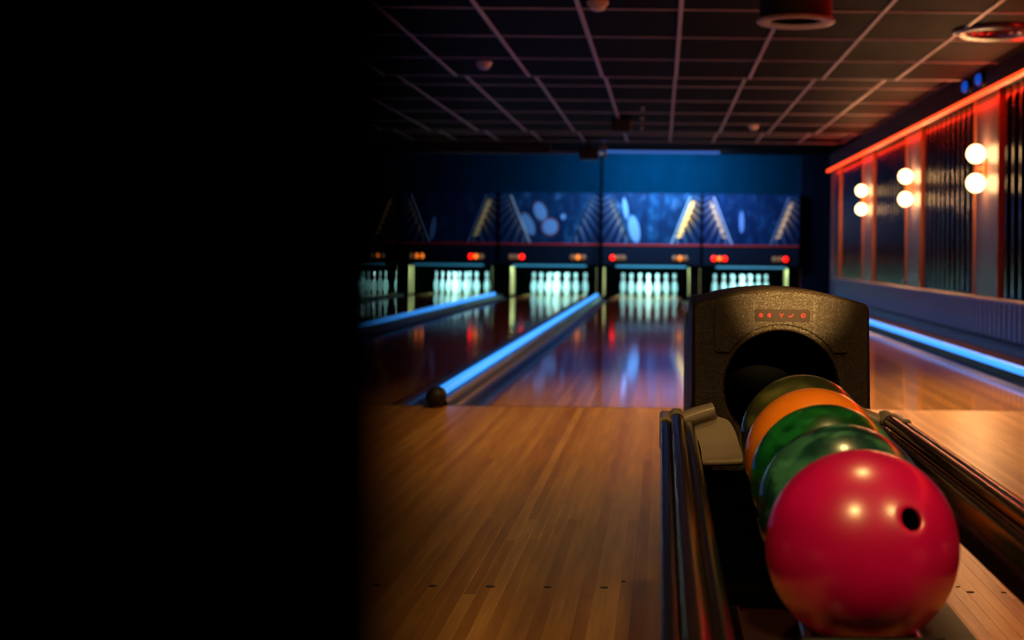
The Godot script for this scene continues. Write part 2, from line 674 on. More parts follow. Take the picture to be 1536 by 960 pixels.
# ---- stepped tile ceiling
func build_ceiling() -> void:
	var c := setting("ceiling", "lowest level of the stepped ceiling of dark tiles in a pale metal grid")
	var sections := [[7.47, 11.87, 4, EYE + 1.45], [11.87, 18.0, 5, EYE + 1.52], [18.0, 20.3, 2, EYE + 1.58]]
	var x0 := 0.097 - 0.6 * 8
	var st := mb()
	# plain slabs: over the seating, at the far left and over the last bay
	box(st, Vector3(-6.5, EYE + 1.45, -7.47), Vector3(3.4, EYE + 1.60, 3.2))
	box(st, Vector3(-6.5, EYE + 1.70, -24.6), Vector3(3.4, EYE + 1.85, -20.3))
	box(st, Vector3(-6.5, EYE + 1.60, -20.3), Vector3(3.4, EYE + 1.85, -7.47))
	put(st, "slab", M.dark, c)
	for s in sections:
		c = setting(["ceiling", "ceiling_mid", "ceiling_far"][sections.find(s)], "level of dark tiles in a pale metal grid") if s[0] > 9.0 else c
		var rows: int = s[2]
		var dl: float = (s[1] - s[0]) / rows
		var y: float = s[3]
		var tm := mb()
		box(tm, Vector3(0.012, 0.0, -dl + 0.012), Vector3(0.588, 0.02, -0.012), 0.004)
		var mesh := tm.commit()
		for r in rows:
			for k in 12:
				put_mesh(mesh, "tile", M.tile, c, Vector3(x0 + 0.6 * k, y, -(s[0] + dl * r)))
		# left-over strips at the edges
		st = mb()
		box(st, Vector3(-6.4, y, -s[1]), Vector3(x0, y + 0.02, -s[0]))
		box(st, Vector3(x0 + 7.2, y, -s[1]), Vector3(3.3, y + 0.02, -s[0]))
		put(st, "edge_tile", M.tile, c)
		for k in 13:
			st = mb()
			boxc(st, Vector3(x0 + 0.6 * k, y - 0.002, -(s[0] + s[1]) * 0.5), Vector3(0.026, 0.012, s[1] - s[0]), 0.002)
			put(st, "long_bar", M.tbar, c)
		for r in rows + 1:
			st = mb()
			boxc(st, Vector3(-1.5, y - 0.001, -(s[0] + dl * r) + (0.012 if r == rows else 0.0)), Vector3(9.6, 0.010, 0.016), 0.002)
			put(st, "cross_bar", M.tbar, c)
	# faces of the steps
	c = get_node("ceiling_far")
	for q in [[11.87, EYE + 1.45, EYE + 1.56], [18.0, EYE + 1.52, EYE + 1.62], [20.3, EYE + 1.58, EYE + 1.74]]:
		st = mb()
		box(st, Vector3(-6.5, q[1] + 0.002, -q[0] - 0.01), Vector3(3.4, q[2], -q[0] + 0.004))
		put(st, "step_face", M.black, c)

# ---- lanes, gutters and the dividers with light tubes
func build_lanes() -> void:
	var far := 24.95
	for i in 5:
		var cx: float = LANES[i]
		var t := thing("bowling_lane", ["glossy wooden bowling lane along the dark side wall, farthest from the panelled wall", "glossy wooden bowling lane, fourth from the panelled wall with the lamps", "glossy wooden bowling lane, third from the panelled wall with the lamps", "glossy wooden bowling lane, second from the panelled wall with the lamps", "glossy wooden bowling lane nearest the panelled wall with the lamps"][i], "lane", Vector3(cx, 0, -FOUL), "bowling lanes")
		var st := mb()
		var a := cx - LANE_W * 0.5
		var b := cx + LANE_W * 0.5
		var n := Vector3.UP
		var nn := [n, n, n, n]
		quad(st, [Vector3(a, 0, -FOUL - 0.012), Vector3(b, 0, -FOUL - 0.012), Vector3(b, 0, -far), Vector3(a, 0, -far)], nn, [Vector2(0, 0), Vector2(1, 0), Vector2(1, 4.5), Vector2(0, 4.5)])
		for s in [[a, -1.0], [b, 1.0]]:
			quad(st, [Vector3(s[0], 0, -FOUL - 0.012), Vector3(s[0], 0, -far), Vector3(s[0], -0.09, -far), Vector3(s[0], -0.09, -FOUL - 0.012)], [Vector3(s[1], 0, 0), Vector3(s[1], 0, 0), Vector3(s[1], 0, 0), Vector3(s[1], 0, 0)], [Vector2(0, 0), Vector2(0, 4), Vector2(0.02, 4), Vector2(0.02, 0)])
		put(st, "lane_bed", M.lane, t)
		st = mb()
		box(st, Vector3(a, -0.09, -26.1), Vector3(b, 0.0, -far), 0.003)
		put(st, "pin_deck", M.deck, t)
	var edges := []
	edges.append([-6.20, LANES[0] - LANE_W * 0.5])
	for i in 4:
		edges.append([LANES[i] + LANE_W * 0.5, LANES[i + 1] - LANE_W * 0.5])
	edges.append([LANES[4] + LANE_W * 0.5, LANES[4] + LANE_W * 0.5 + 0.27])
	for i in 6:
		var xl: float = edges[i][0]
		var xr: float = edges[i][1]
		var mid := (xl + xr) * 0.5
		var last := i == 5
		var name_: String = ["gutter between the dark side wall and its lane", "pair of dark gutters with plain divider between the two lanes by the dark wall", "pair of dark gutters whose divider carries a blue light tube, farther from the ball return", "pair of dark gutters whose divider carries a blue light tube ending in a black nose", "pair of dark gutters and divider behind the ball return", "single dark gutter with blue light tube along the panelled wall"][i]
		var t := thing("gutter_channel", name_, "gutter", Vector3(mid, -0.09, -FOUL), "gutter channels")
		var half := 0.045
		var spans := []
		if last:
			spans = [[xl + 0.03, xr - 0.07]]
			mid = xr - 0.035
		else:
			spans = [[xl + 0.045, mid - half], [mid + half, xr - 0.045]]
		for s in spans:
			var r: float = (s[1] - s[0]) * 0.5
			var poly := []
			for k in 11:
				var ang := PI + PI * k / 10.0
				poly.append(Vector2((s[0] + s[1]) * 0.5 + cos(ang) * r, -0.012 + sin(ang) * minf(r, 0.055 if not last else 0.012)))
			var g := mb()
			var under := []
			for k in range(10, -1, -1):
				under.append(Vector2(poly[k].x, poly[k].y - 0.01))
			extrude(g, poly + under, FOUL + 0.012, 24.34, true, true, 40.0)
			put(g, "gutter", M.gutter, t)
		var lips := [[xl, spans[0][0] + 0.002]]
		if not last:
			lips.append([spans[1][1] - 0.002, xr])
		for s in lips:
			var g := mb()
			box(g, Vector3(s[0] + 0.004, -0.09, -24.34), Vector3(s[1], -0.002, -FOUL - 0.012), 0.003)
			put(g, "capping", M.lip, t)
		var dv := mb()
		var hw := half if not last else 0.035
		extrude(dv, [Vector2(mid - hw, -0.09), Vector2(mid + hw, -0.09), Vector2(mid + hw, 0.012), Vector2(mid + hw - 0.012, 0.03), Vector2(mid - hw + 0.012, 0.03), Vector2(mid - hw, 0.012)], FOUL + 0.012, 24.3)
		put(dv, "divider", M.divider, t)
		if i == 2 or i == 3 or last:
			var tx := mid if not last else mid - 0.03
			var ty := 0.058
			var d0 := FOUL + 0.014
			var d1 := far - (1.6 if not last else 0.8)
			var lamp := thing("light_tube", ["", "", "blue glowing light tube on the lane divider farther from the ball return", "blue glowing light tube on the lane divider, ending in a black rounded nose", "", "blue glowing light tube along the foot of the panelled wall"][i], "light", Vector3(tx, 0.03, -d0), "blue light tubes")
			var g := mb()
			bar(g, Vector3(tx, ty, -d0), Vector3(tx, ty, -d1), 0.024, 16)
			put(g, "glowing_tube", M.blue_tube, lamp)
			g = mb()
			boxc(g, Vector3(tx, 0.0335, -(d0 + d1) * 0.5), Vector3(0.03, 0.006, d1 - d0), 0.001)
			put(g, "clip_rail", M.chrome, lamp)
			g = mb()
			lathe(g, Vector3(tx, 0.047, -d0 + 0.123), Vector3(0, 0, -1), [Vector2(0, 0), Vector2(0.02, 0.002), Vector2(0.036, 0.012), Vector2(0.045, 0.032), Vector2(0.046, 0.06), Vector2(0.042, 0.12), Vector2(0, 0.12)], 20)
			put(g, "end_nose", M.black, lamp)
			area(Vector3(tx, ty + 0.03, -(d0 + d1) * 0.5), Vector3.UP if not last else Vector3(0.2, 0.9, 0), Vector3.FORWARD, Vector2(0.04, d1 - d0), Color(0.14, 0.45, 1.0), 0.7 if not last else 0.5, lamp)

# ---- masking units, pit walls and their lamps
func build_units() -> void:
	var d := 24.25
	var prints := [
		panel_print(101, 0.3, 0.9, 0.5, 0.05, Color(0.85, 0.60, 0.16), [[0.4, 0.6, 0.1, 0.2, 15.0, 0.0]], Color(0.8, 0.85, 0.9), 0.5),
		panel_print(202, 0.28, 1.0, 0.95, 0.6, Color(0.92, 0.72, 0.34), [[0.335, 0.72, 0.06, 0.24, 8.0, 0.0]], Color(0.85, 0.9, 0.95), 0.45),
		panel_print(303, 0.10, 0.05, 1.0, 0.10, Color(0.72, 0.42, 0.25), [[0.50, 0.67, 0.15, 0.16, 0.0, 0.9], [0.40, 0.37, 0.12, 0.19, -20.0, 0.5], [0.28, 0.62, 0.11, 0.24, -25.0, 0.4], [0.63, 0.47, 0.05, 0.06, 0.0, 0.0]], Color(1, 1, 1), 0.8),
		panel_print(404, 0.12, 1.0, 0.15, 0.75, Color(0.98, 0.62, 0.12), [[0.32, 0.70, 0.11, 0.28, -12.0, 0.0], [0.23, 0.30, 0.05, 0.22, -8.0, 0.0]], Color(1, 1, 1), 1.0),
		panel_print(505, 0.50, 0.85, 0.85, 0.6, Color(0.96, 0.80, 0.52), [[0.40, 0.55, 0.05, 0.22, 0.0, 0.0]], Color(1.0, 0.92, 1.05), 0.75)]
	var said := ["dark masking panel with golden feather print beside the dark wall", "masking panel print with dark blue middle between a pale rod and golden beads", "masking panel print with round pale blue balls beside a white rod", "masking panel print with bright golden fan and bright blue middle", "masking panel print with violet clouds and cream feathers next to the dark end wall"]
	var states := [["bob", "bob"], ["boo", "rob"], ["bbr", "bob"], ["rbb", "bob"], ["ror", "bbr"]]
	for i in 5:
		var xa: float = UNIT_EDGES[i] + 0.02
		var xb: float = UNIT_EDGES[i + 1] - 0.02
		var xm := (xa + xb) * 0.5
		var t := thing("masking_unit", said[i], "panel", Vector3(xm, 0.5, -d), "masking units over the lanes")
		var st := mb()
		var z := -d
		var n := Vector3(0, 0, 1)
		quad(st, [Vector3(xa, 0.885, z), Vector3(xb, 0.885, z), Vector3(xb, 1.735, z), Vector3(xa, 1.735, z)], [n, n, n, n], [Vector2(0, 1), Vector2(1, 1), Vector2(1, 0), Vector2(0, 0)])
		var pm := plain(Color(1, 1, 1), 0.6)
		pm.metallic_specular = 0.15
		pm.albedo_texture = prints[i]
		put(st, "printed_panel", pm, t)
		st = mb()
		box(st, Vector3(xa, 0.88, z - 0.06), Vector3(xb, 1.735, z - 0.004), 0.004)
		put(st, "panel_backing", M.black, t)
		st = mb()
		box(st, Vector3(xa, 0.858, z - 0.04), Vector3(xb, 0.884, z + 0.012), 0.004)
		put(st, "red_trim", M.red_trim, t)
		st = mb()
		box(st, Vector3(xa, 0.535, z - 0.05), Vector3(xb, 0.857, z), 0.006)
		put(st, "fascia", M.fascia, t)
		st = mb()
		extrude(st, [Vector2(xa + 0.22, 0.495), Vector2(xb - 0.22, 0.495), Vector2(xb - 0.24, 0.53), Vector2(xa + 0.24, 0.53)], d + 0.0, d + 0.04)
		put(st, "lamp_bar", M.deck_lamp, t)
		for side in 2:
			var px: float = [[480.0, 564.0], [624.0, 714.0], [775.0, 867.0], [927.0, 1020.0], [1079.0, 1170.0]][i][side]
			var x := (px - 993.0) * d / F_PX
			var hs := mb()
			extrude(hs, round_rect(x - 0.15, 0.60, x + 0.15, 0.712, 0.055, 6), d - 0.012, d + 0.005)
			var housing := put(hs, "indicator", M.black, t)
			for k in 3:
				var ch: String = states[i][side][k]
				var lm := mb()
				lathe(lm, Vector3(x + (k - 1) * 0.09, 0.656, z + 0.012), Vector3(0, 0, 1), [Vector2(0.043, -0.004), Vector2(0.043, 0.008), Vector2(0.036, 0.018), Vector2(0.02, 0.024), Vector2(0, 0.026)], 18)
				var sub := put(lm, "lamp_lens", {"b": M.lens_beige, "r": M.lens_red, "o": M.lens_orange}[ch], housing)
				sub.position = -origin_of(t) - housing.position
		# light over the pins
		area(Vector3((xa + xb) * 0.5, 0.52, z - 0.10), Vector3(0, -0.36, -1.0), Vector3.UP, Vector2(1.15, 0.06), Color(0.62, 0.97, 1.0), 4.5, t)
	# the pit: roof, and kickback walls between the pin decks
	var s := setting("ceiling_pit", "dark lining above the pins")
	var st2 := mb()
	box(st2, Vector3(-6.3, 0.602, -26.7), Vector3(2.33, 0.70, -24.32))
	put(st2, "pit_roof", M.pit, s)
	s = setting("wall_pit", "dark curtain behind the pins")
	st2 = mb()
	box(st2, Vector3(-6.3, -0.09, -27.19), Vector3(2.33, 0.70, -26.71))
	put(st2, "pit_curtain", M.pit, s)
	s = setting("wall_frame", "dark frame strips between the masking panels")
	st2 = mb()
	box(st2, Vector3(-6.3, 0.71, -24.44), Vector3(2.33, 1.734, -24.34))
	put(st2, "backing", M.pit, s)
	for x in UNIT_EDGES:
		st2 = mb()
		box(st2, Vector3(x - 0.018, 0.61, -24.33), Vector3(x + 0.018, 1.734, -24.235), 0.003)
		put(st2, "joint_cover", M.column, s)
	for i in 6:
		var x: float = UNIT_EDGES[i]
		var lo := x - 0.09
		var hi := x + 0.09
		if i > 0 and i < 5:
			lo = LANES[i - 1] + LANE_W * 0.5 + 0.185
			hi = LANES[i] - LANE_W * 0.5 - 0.185
			if hi - lo < 0.1:
				var m := (hi + lo) * 0.5
				lo = m - 0.05
				hi = m + 0.05
		elif i == 5:
			lo = LANES[4] + LANE_W * 0.5 + 0.22
			hi = 2.33
		var t := thing("kickback", ["partition with cream pads beside the pins next to the dark wall", "partition with cream pads between pin racks of fourth and fifth lane from the panelled wall", "partition with cream pads between pin racks of third and fourth lane from the panelled wall", "partition with narrow cream pads under the black pole", "partition with two cream pads between the two pin racks behind the ball return hood", "partition with cream pad beside the pins next to the panelled wall side"][i], "partition", Vector3((lo + hi) * 0.5, -0.09, -24.35), "partitions between the pin racks")
		var st := mb()
		box(st, Vector3(lo + 0.012, -0.09, -26.7), Vector3(hi - 0.012, 0.60, -24.36), 0.004)
		put(st, "partition", M.pit, t)
		for sgn in [-1.0, 1.0]:
			var xf := lo + 0.006 if sgn < 0 else hi - 0.006
			st = mb()
			box(st, Vector3(xf - 0.006, 0.01, -25.05), Vector3(xf + 0.006, 0.49, -24.40), 0.003)
			put(st, "side_pad", M.cream, t)
	# thin black pole in front of the bulkhead
	var p := thing("black_pole", "thin black pole rising from the partition to the ceiling in front of the blue bulkhead", "pole", Vector3(-1.017, 0.03, -24.16))
	var g := mb()
	bar(g, Vector3(-1.017, 0.03, -24.16), Vector3(-1.017, EYE + 1.70, -24.16), 0.024, 12)
	put(g, "shaft", M.column, p)
	g = mb()
	boxc(g, Vector3(-1.017, EYE + 1.67, -24.16), Vector3(0.12, 0.05, 0.12), 0.008)
	put(g, "ceiling_plate", M.black, p)
	# the blue strip light high in front of the bulkhead
	var l := thing("strip_light", "long blue strip light under the ceiling in front of the blue bulkhead", "light", Vector3(0.0, 2.33, -23.2))
	g = mb()
	box(g, Vector3(-0.93, 2.372, -23.26), Vector3(0.93, 2.412, -23.12), 0.004)
	put(g, "housing", M.divider, l)
	g = mb()
	bar(g, Vector3(-0.91, 2.352, -23.19), Vector3(0.91, 2.352, -23.19), 0.02, 12)
	put(g, "glowing_tube", M.strip, l)
	area(Vector3(0.0, 2.325, -23.20), Vector3(0, -0.75, -1.0), Vector3.UP, Vector2(1.82, 0.04), Color(0.82, 0.91, 1.0), 14.0, l)

# ---- pins
func build_pins() -> void:
	var prof := []
	for q in [[0.0, 0.0], [0.0258, 0.0], [0.0285, 0.004], [0.0357, 0.019], [0.0497, 0.057], [0.0582, 0.086], [0.0605, 0.114], [0.0586, 0.149], [0.0505, 0.184], [0.0395, 0.219], [0.0295, 0.238], [0.0248, 0.254], [0.0233, 0.267], [0.0237, 0.280], [0.0262, 0.298], [0.0300, 0.322], [0.0323, 0.343], [0.0310, 0.360], [0.0255, 0.3715], [0.016, 0.378], [0.0, 0.381]]:
		prof.append(Vector2(q[0], q[1]))
	var first := thing("bowling_pin", "", "pin", Vector3.ZERO)
	var st := mb()
	lathe(st, Vector3.ZERO, Vector3.UP, prof, 24, 60.0)
	put(st, "body", M.pin, first)
	for q in [[0.0262, 0.247, 0.0246, 0.259], [0.0240, 0.274, 0.0256, 0.288]]:
		st = mb()
		lathe(st, Vector3.ZERO, Vector3.UP, [Vector2(q[0] + 0.0006, q[1]), Vector2(q[2] + 0.0006, q[3])], 24)
		put(st, "neck_stripe", M.stripe, first)
	var where := ["the fifth lane from panelled wall", "the fourth lane from panelled wall", "the third lane from panelled wall", "the second lane from panelled wall", "the lane nearest panelled wall"]
	var head := FOUL + 18.29
	for i in 5:
		for row in 4:
			for k in row + 1:
				var o: Node3D = first
				if i + row + k > 0:
					o = first.duplicate()
					o.name = numbered("bowling_pin")
					add_child(o)
				var cx: float = LANES[i] + [0.0, 0.0, 0.0, 0.03, 0.04][i]
				o.position = Vector3(cx + (k - row * 0.5) * 0.3048, 0.0, -(head + row * 0.264))
				var spot_: String = [["head of the rack"], ["second row far side", "second row wall side"], ["third row far side", "third row middle", "third row wall side"], ["back row far corner", "back row second from far corner", "back row second from wall corner", "back row wall corner"]][row][k]
				tag(o, "white bowling pin, " + spot_ + ", on " + where[i], "pin", "pins on " + where[i])

# ---- the panelled wall with its lamps
func build_panelled_wall() -> void:
	var X := PITCH_WALL
	var d0 := -3.0
	var d1 := 21.6
	var top := EYE + 1.45
	var s := setting("wall_right", "wall of glossy dark upright slats between pale pilasters over grey boarding")
	var st := mb()
	box(st, Vector3(X + 0.05, -0.1, -d1), Vector3(X + 0.25, 2.6, -d0))
	put(st, "backing", M.dark, s)
	var pil := [8.1, 11.4, 14.7, 17.95, 21.2]
	var sm := mb()
	var prof := []
	for k in 9:
		var a := PI * k / 8.0
		prof.append(Vector2(-sin(a) * 0.030, 0.105 - 0.21 * k / 8.0))
	# a bowed upright slat, 0.21 wide
	for k in 8:
		var p: Vector2 = prof[k]
		var q: Vector2 = prof[k + 1]
		var np := Vector3(-1.0, 0, 0).rotated(Vector3.UP, lerpf(-0.62, 0.62, k / 8.0))
		var nq := Vector3(-1.0, 0, 0).rotated(Vector3.UP, lerpf(-0.62, 0.62, (k + 1) / 8.0))
		if np.z * p.y < 0.0:
			np.z = -np.z
		if nq.z * q.y < 0.0:
			nq.z = -nq.z
		quad(sm, [Vector3(p.x, 0.41, p.y), Vector3(q.x, 0.41, q.y), Vector3(q.x, 2.0, q.y), Vector3(p.x, 2.0, p.y)], [np, nq, nq, np])
	var slat := sm.commit()
	for i in pil.size() - 1:
		var a: float = pil[i] + 0.45
		var b: float = pil[i + 1] - 0.45
		var n := int(round((b - a) / 0.215))
		var pitch := (b - a) / n
		for k in n:
			var d := a + pitch * (k + 0.5)
			put_mesh(slat, "slat", M.slats[rng.randi_range(0, 2)], s, Vector3(X + 0.045, 0, -d))
	for d in pil:
		st = mb()
		box(st, Vector3(X - 0.005, 0.40, -d - 0.40), Vector3(X + 0.06, 2.0, -d + 0.40), 0.004)
		put(st, "pilaster", M.pilaster, s)
		for e in [-1.0, 1.0]:
			st = mb()
			boxc(st, Vector3(X + 0.02, 1.2, -d + e * 0.418), Vector3(0.07, 1.6, 0.03), 0.004)
			put(st, "edge_strip", M.copper, s)
	# grey boarding below the ledge
	var bm := mb()
	box(bm, Vector3(-0.022, 0.10, -0.042), Vector3(0.005, 0.375, 0.042), 0.004)
	var bmesh := bm.commit()
	var d := 7.0
	while d < d1 - 0.1:
		put_mesh(bmesh, "wall_board", M.wainscot, s, Vector3(X + 0.02, 0, -d))
		d += 0.158
	st = mb()
	box(st, Vector3(X + 0.012, 0.0, -d1), Vector3(X + 0.055, 0.40, -6.9))
	put(st, "board_backing", M.base_trim, s)
	st = mb()
	box(st, Vector3(X + 0.0, -0.05, -6.9), Vector3(X + 0.08, 2.0, -d0), 0.004)
	put(st, "plain_panel", M.dark, s)
	# the dark soffit over the slats that carries the neon
	st = mb()
	box(st, Vector3(X - 0.07, 2.0, -d1), Vector3(X + 0.06, top + 0.06, -d0), 0.006)
	put(st, "soffit", M.black, s)
	# corner post at the end of the wall
	st = mb()
	box(st, Vector3(X - 0.02, -0.05, -d1 - 0.16), Vector3(X + 0.11, 1.985, -d1), 0.006)
	put(st, "corner_post", M.corner, s)
	s = setting("trim_1", "pale ledge on top of the grey boarding")
	st = mb()
	extrude(st, [Vector2(X - 0.035, 0.375), Vector2(X + 0.06, 0.375), Vector2(X + 0.06, 0.405), Vector2(X - 0.025, 0.405), Vector2(X - 0.035, 0.398)], 6.9, d1)
	put(st, "ledge", M.ledge, s)
	s = setting("baseboard_right", "dark brown baseboard under the grey boarding")
	st = mb()
	extrude(st, [Vector2(X - 0.012, 0.0), Vector2(X + 0.05, 0.0), Vector2(X + 0.05, 0.10), Vector2(X - 0.004, 0.10), Vector2(X - 0.012, 0.09)], 6.9, d1)
	put(st, "board", M.base_trim, s)
	# neon
	var nx := X - 0.10
	var ny := 1.978
	var t := thing("neon_tube", "long orange red neon tube along the top of the panelled wall", "light", Vector3(nx, ny, -15.0))
	st = mb()
	bar(st, Vector3(nx, ny, -0.5), Vector3(nx, ny, -21.55), 0.020, 14)
	put(st, "glowing_tube", M.neon, t)
	for q in [2.2, 5.4, 8.6, 11.8, 15.0, 18.2, 21.2]:
		st = mb()
		box(st, Vector3(nx - 0.006, ny + 0.020, -q - 0.02), Vector3(nx + 0.029, ny + 0.07, -q + 0.02), 0.004)
		put(st, "clip", M.black, t)
	area(Vector3(nx - 0.032, ny, -11.0), Vector3(-1, 0.5, 0), Vector3.UP, Vector2(21.0, 0.04), Color(1.0, 0.12, 0.05), 5.5, t)
	area(Vector3(nx + 0.01, ny - 0.032, -11.0), Vector3(0.25, -1, 0), Vector3(1, 0, 0), Vector2(21.0, 0.04), Color(1.0, 0.12, 0.05), 4.0, t)
	# lamps on the pilasters
	for k in 3:
		var ld: float = [11.42, 14.72, 17.97][k]
		var w := thing("wall_lamp", ["double globe wall lamp on the pilaster farthest from the pins", "double globe wall lamp on the middle one of the three lit pilasters", "double globe wall lamp on the lit pilaster closest to the pins"][k], "lamp", Vector3(X, 1.40, -ld), "double globe wall lamps")
		st = mb()
		boxc(st, Vector3(X - 0.012, 1.415, -ld), Vector3(0.022, 0.16, 0.07), 0.006)
		put(st, "back_plate", M.copper, w)
		st = mb()
		bar(st, Vector3(X - 0.02, 1.415, -ld), Vector3(X - 0.085, 1.415, -ld), 0.012, 10)
		bar(st, Vector3(X - 0.085, 1.345, -ld), Vector3(X - 0.085, 1.485, -ld), 0.012, 10)
		put(st, "arm", M.copper, w)
		for y in [1.30, 1.53]:
			st = mb()
			var pr := []
			for j in 13:
				var a := PI * j / 12.0
				pr.append(Vector2(sin(a) * 0.074, -cos(a) * 0.074))
			lathe(st, Vector3(X - 0.085, y, -ld), Vector3.UP, pr, 20)
			put(st, "glass_globe", M.bulb, w)
			omni(Vector3(X - 0.085, y, -ld), Color(1.0, 0.72, 0.45), 0.50, 0.05, w)
	# two small blue lamps above the neon
	for q in [[11.75, "small blue lamp above the neon, the one of two nearer the pins"], [11.25, "small blue lamp above the neon, the one of two farther from the pins"]]:
		var w := thing("blue_lamp", q[1], "lamp", Vector3(X - 0.07, 2.08, -q[0]), "blue lamps over the neon")
		st = mb()
		lathe(st, Vector3(X - 0.072, 2.094, -q[0]), Vector3(-1, 0, 0.25), [Vector2(0.058, 0), Vector2(0.058, 0.035), Vector2(0.05, 0.04)], 20)
		put(st, "housing", M.black, w)
		st = mb()
		lathe(st, Vector3(X - 0.072, 2.094, -q[0]), Vector3(-1, 0, 0.25), [Vector2(0.05, 0.03), Vector2(0.04, 0.05), Vector2(0.02, 0.06), Vector2(0, 0.062)], 20)
		put(st, "lamp_lens", M.blue_spot, w)

# ---- ball return
const RX := 0.245            # middle of the rack
const HOOD_D := 3.0
const LEAN := 0.16

func ball_at(d: float) -> Vector3:
	return Vector3(0.229 + 0.0213 * (d - 1.64), 0.385 + 0.0155 * (d - 1.64), -d)

func mirror(p: Vector2) -> Vector2:
	return Vector2(2.0 * RX - p.x, p.y)

func px(x: float, y: float, d: float) -> Vector3:
	# where a ray at a frame point meets the depth d (only used to take sizes off the photograph)
	return Vector3((x - 993.0) * d / F_PX, EYE - (y - 382.0) * d / F_PX, -d)

func build_ball_return() -> void:
	var t := thing("ball_return", "black ball return with arched hood, round mouth and two side rails", "ball return", Vector3(RX, 0, -2.4))
	var hx := 0.2495
	var mouth := Vector2(hx, 0.440)
	var mr := 0.121
	# hood outline: flat sides, bowed top with rounded corners
	var out := []
	var half := 0.185
	var bow := []
	for k in 25:
		var u := -1.0 + 2.0 * k / 24.0
		bow.append(Vector2(hx + u * (half - 0.016), 0.643 - 0.027 * u * u))
	out.append(Vector2(hx + half, 0.14))
	out.append(Vector2(hx + half, 0.30))
	out.append(Vector2(hx + half, 0.45))
	out.append(Vector2(hx + half, 0.599))
	for q in arc(Vector2(hx + half - 0.017, 0.599), 0.017, 20, 80, 4):
		out.append(q)
	for k in range(23, 0, -1):
		out.append(bow[k])
	for q in arc(Vector2(hx - half + 0.017, 0.599), 0.017, 100, 160, 4):
		out.append(q)
	out.append(Vector2(hx - half, 0.599))
	out.append(Vector2(hx - half, 0.45))
	out.append(Vector2(hx - half, 0.30))
	out.append(Vector2(hx - half, 0.14))
	out.append(Vector2(hx - 0.06, 0.14))
	out.append(Vector2(hx + 0.06, 0.14))
	# even out the spacing of the outline's points
	var even := []
	for i in out.size():
		var pa: Vector2 = out[i]
		var pb2: Vector2 = out[(i + 1) % out.size()]
		var cuts := maxi(1, int(pa.distance_to(pb2) / 0.012))
		for j in cuts:
			even.append(pa.lerp(pb2, float(j) / cuts))
	out = even
	# front: rings from the mouth's lip to a rounded rim
	var st := mb()
	var k := out.size()
	var rings := []                     # each: list of [point, depth offset]
	var inner := []
	for i in k:
		inner.append(mouth + (out[i] - mouth).normalized())
	var defs := [[mr - 0.004, 0.06, 0.0], [mr - 0.004, 0.008, 0.0], [mr - 0.002, 0.002, 0.0], [mr + 0.003, 0.0, 0.0]]
	var make_ring := func(r: float, share: float, shrink: float, dz: float) -> Array:
		var ring := []
		for i in k:
			var dir: Vector2 = (out[i] - mouth).normalized()
			var a: Vector2 = mouth + dir * r
			var full: Vector2 = out[i] - (out[i] - Vector2(hx, 0.42)).normalized() * shrink
			var q := a.lerp(full, share)
			ring.append(Vector3(q.x, q.y, -HOOD_D - dz - (q.y - 0.44) * LEAN))
		return ring
	for q in defs:
		rings.append(make_ring.call(q[0], 0.0, 0.0, q[1]))
	for q in [[0.33, 0.0], [0.66, 0.0], [1.0, 0.0]]:
		rings.append(make_ring.call(mr + 0.003, q[0], 0.010, q[1]))
	rings.append(make_ring.call(mr, 1.0, 0.004, 0.003))
	rings.append(make_ring.call(mr, 1.0, 0.0, 0.011))
	loft(st, rings, Vector3(0, 0, 1), Vector3(hx, 0.42, 0))
	var front := put(st, "hood_front", M.hood, t)
	# shell behind the front
	st = mb()
	var shell := [rings[rings.size() - 1]]
	for q in [[0.20, 0.0, 1.0], [0.42, 0.0, 1.0], [0.55, 0.010, 0.97], [0.62, 0.03, 0.93]]:
		var ring := []
		for i in k:
			var p: Vector2 = out[i]
			ring.append(Vector3(hx + (p.x - hx) * q[2], p.y - q[1] * clampf((p.y - 0.4) * 5.0, 0.0, 1.0), -HOOD_D - q[0] - (p.y - 0.44) * LEAN))
		shell.append(ring)
	loft(st, shell, Vector3.UP, Vector3(hx, 0.42, 0))
	face_ring(st, shell[shell.size() - 1], Vector3(0, 0, -1))
	put(st, "hood_shell", M.hood, t)
	# long low tail behind the hood
	st = mb()
	var tail := round_rect(hx - 0.178, 0.012, hx + 0.178, 0.545, 0.03, 5)
	extrude(st, tail, HOOD_D + 0.45, 4.55)
	put(st, "tail_housing", M.hood, t)
	# tunnel inside the mouth
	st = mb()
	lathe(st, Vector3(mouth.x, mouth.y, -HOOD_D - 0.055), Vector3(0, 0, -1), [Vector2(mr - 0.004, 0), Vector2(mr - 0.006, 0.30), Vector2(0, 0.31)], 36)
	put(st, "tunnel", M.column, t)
	# raised plate over the mouth
	st = mb()
	var plate := []
	var pb := 0.513
	plate += arc(Vector2(hx - 0.138 + 0.008, pb + 0.008), 0.008, 180, 270, 4)
	var cr := mr + 0.010
	var a0 := acos(clampf((pb - mouth.y) / cr, -1, 1))
	plate.append(Vector2(hx - sin(a0) * cr - 0.006, pb))
	for j in 19:
		var a := lerpf(-a0, a0, j / 18.0)
		plate.append(mouth + Vector2(sin(a), cos(a)) * cr)
	plate.append(Vector2(hx + sin(a0) * cr + 0.006, pb))
	plate += arc(Vector2(hx + 0.138 - 0.008, pb + 0.008), 0.008, 270, 360, 4)
	for j in 13:
		var u := 1.0 - 2.0 * j / 12.0
		plate.append(Vector2(hx + u * 0.138, 0.629 - 0.0275 * u * u * 0.62))
	extrude(st, plate, HOOD_D - 0.007 - 0.44 * LEAN, HOOD_D + 0.004 - 0.44 * LEAN, true, true, 30.0, LEAN)
	put(st, "raised_plate", M.hood, t)
	# badge with five small red marks
	var bx := 0.2515
	var by := 0.589
	st = mb()
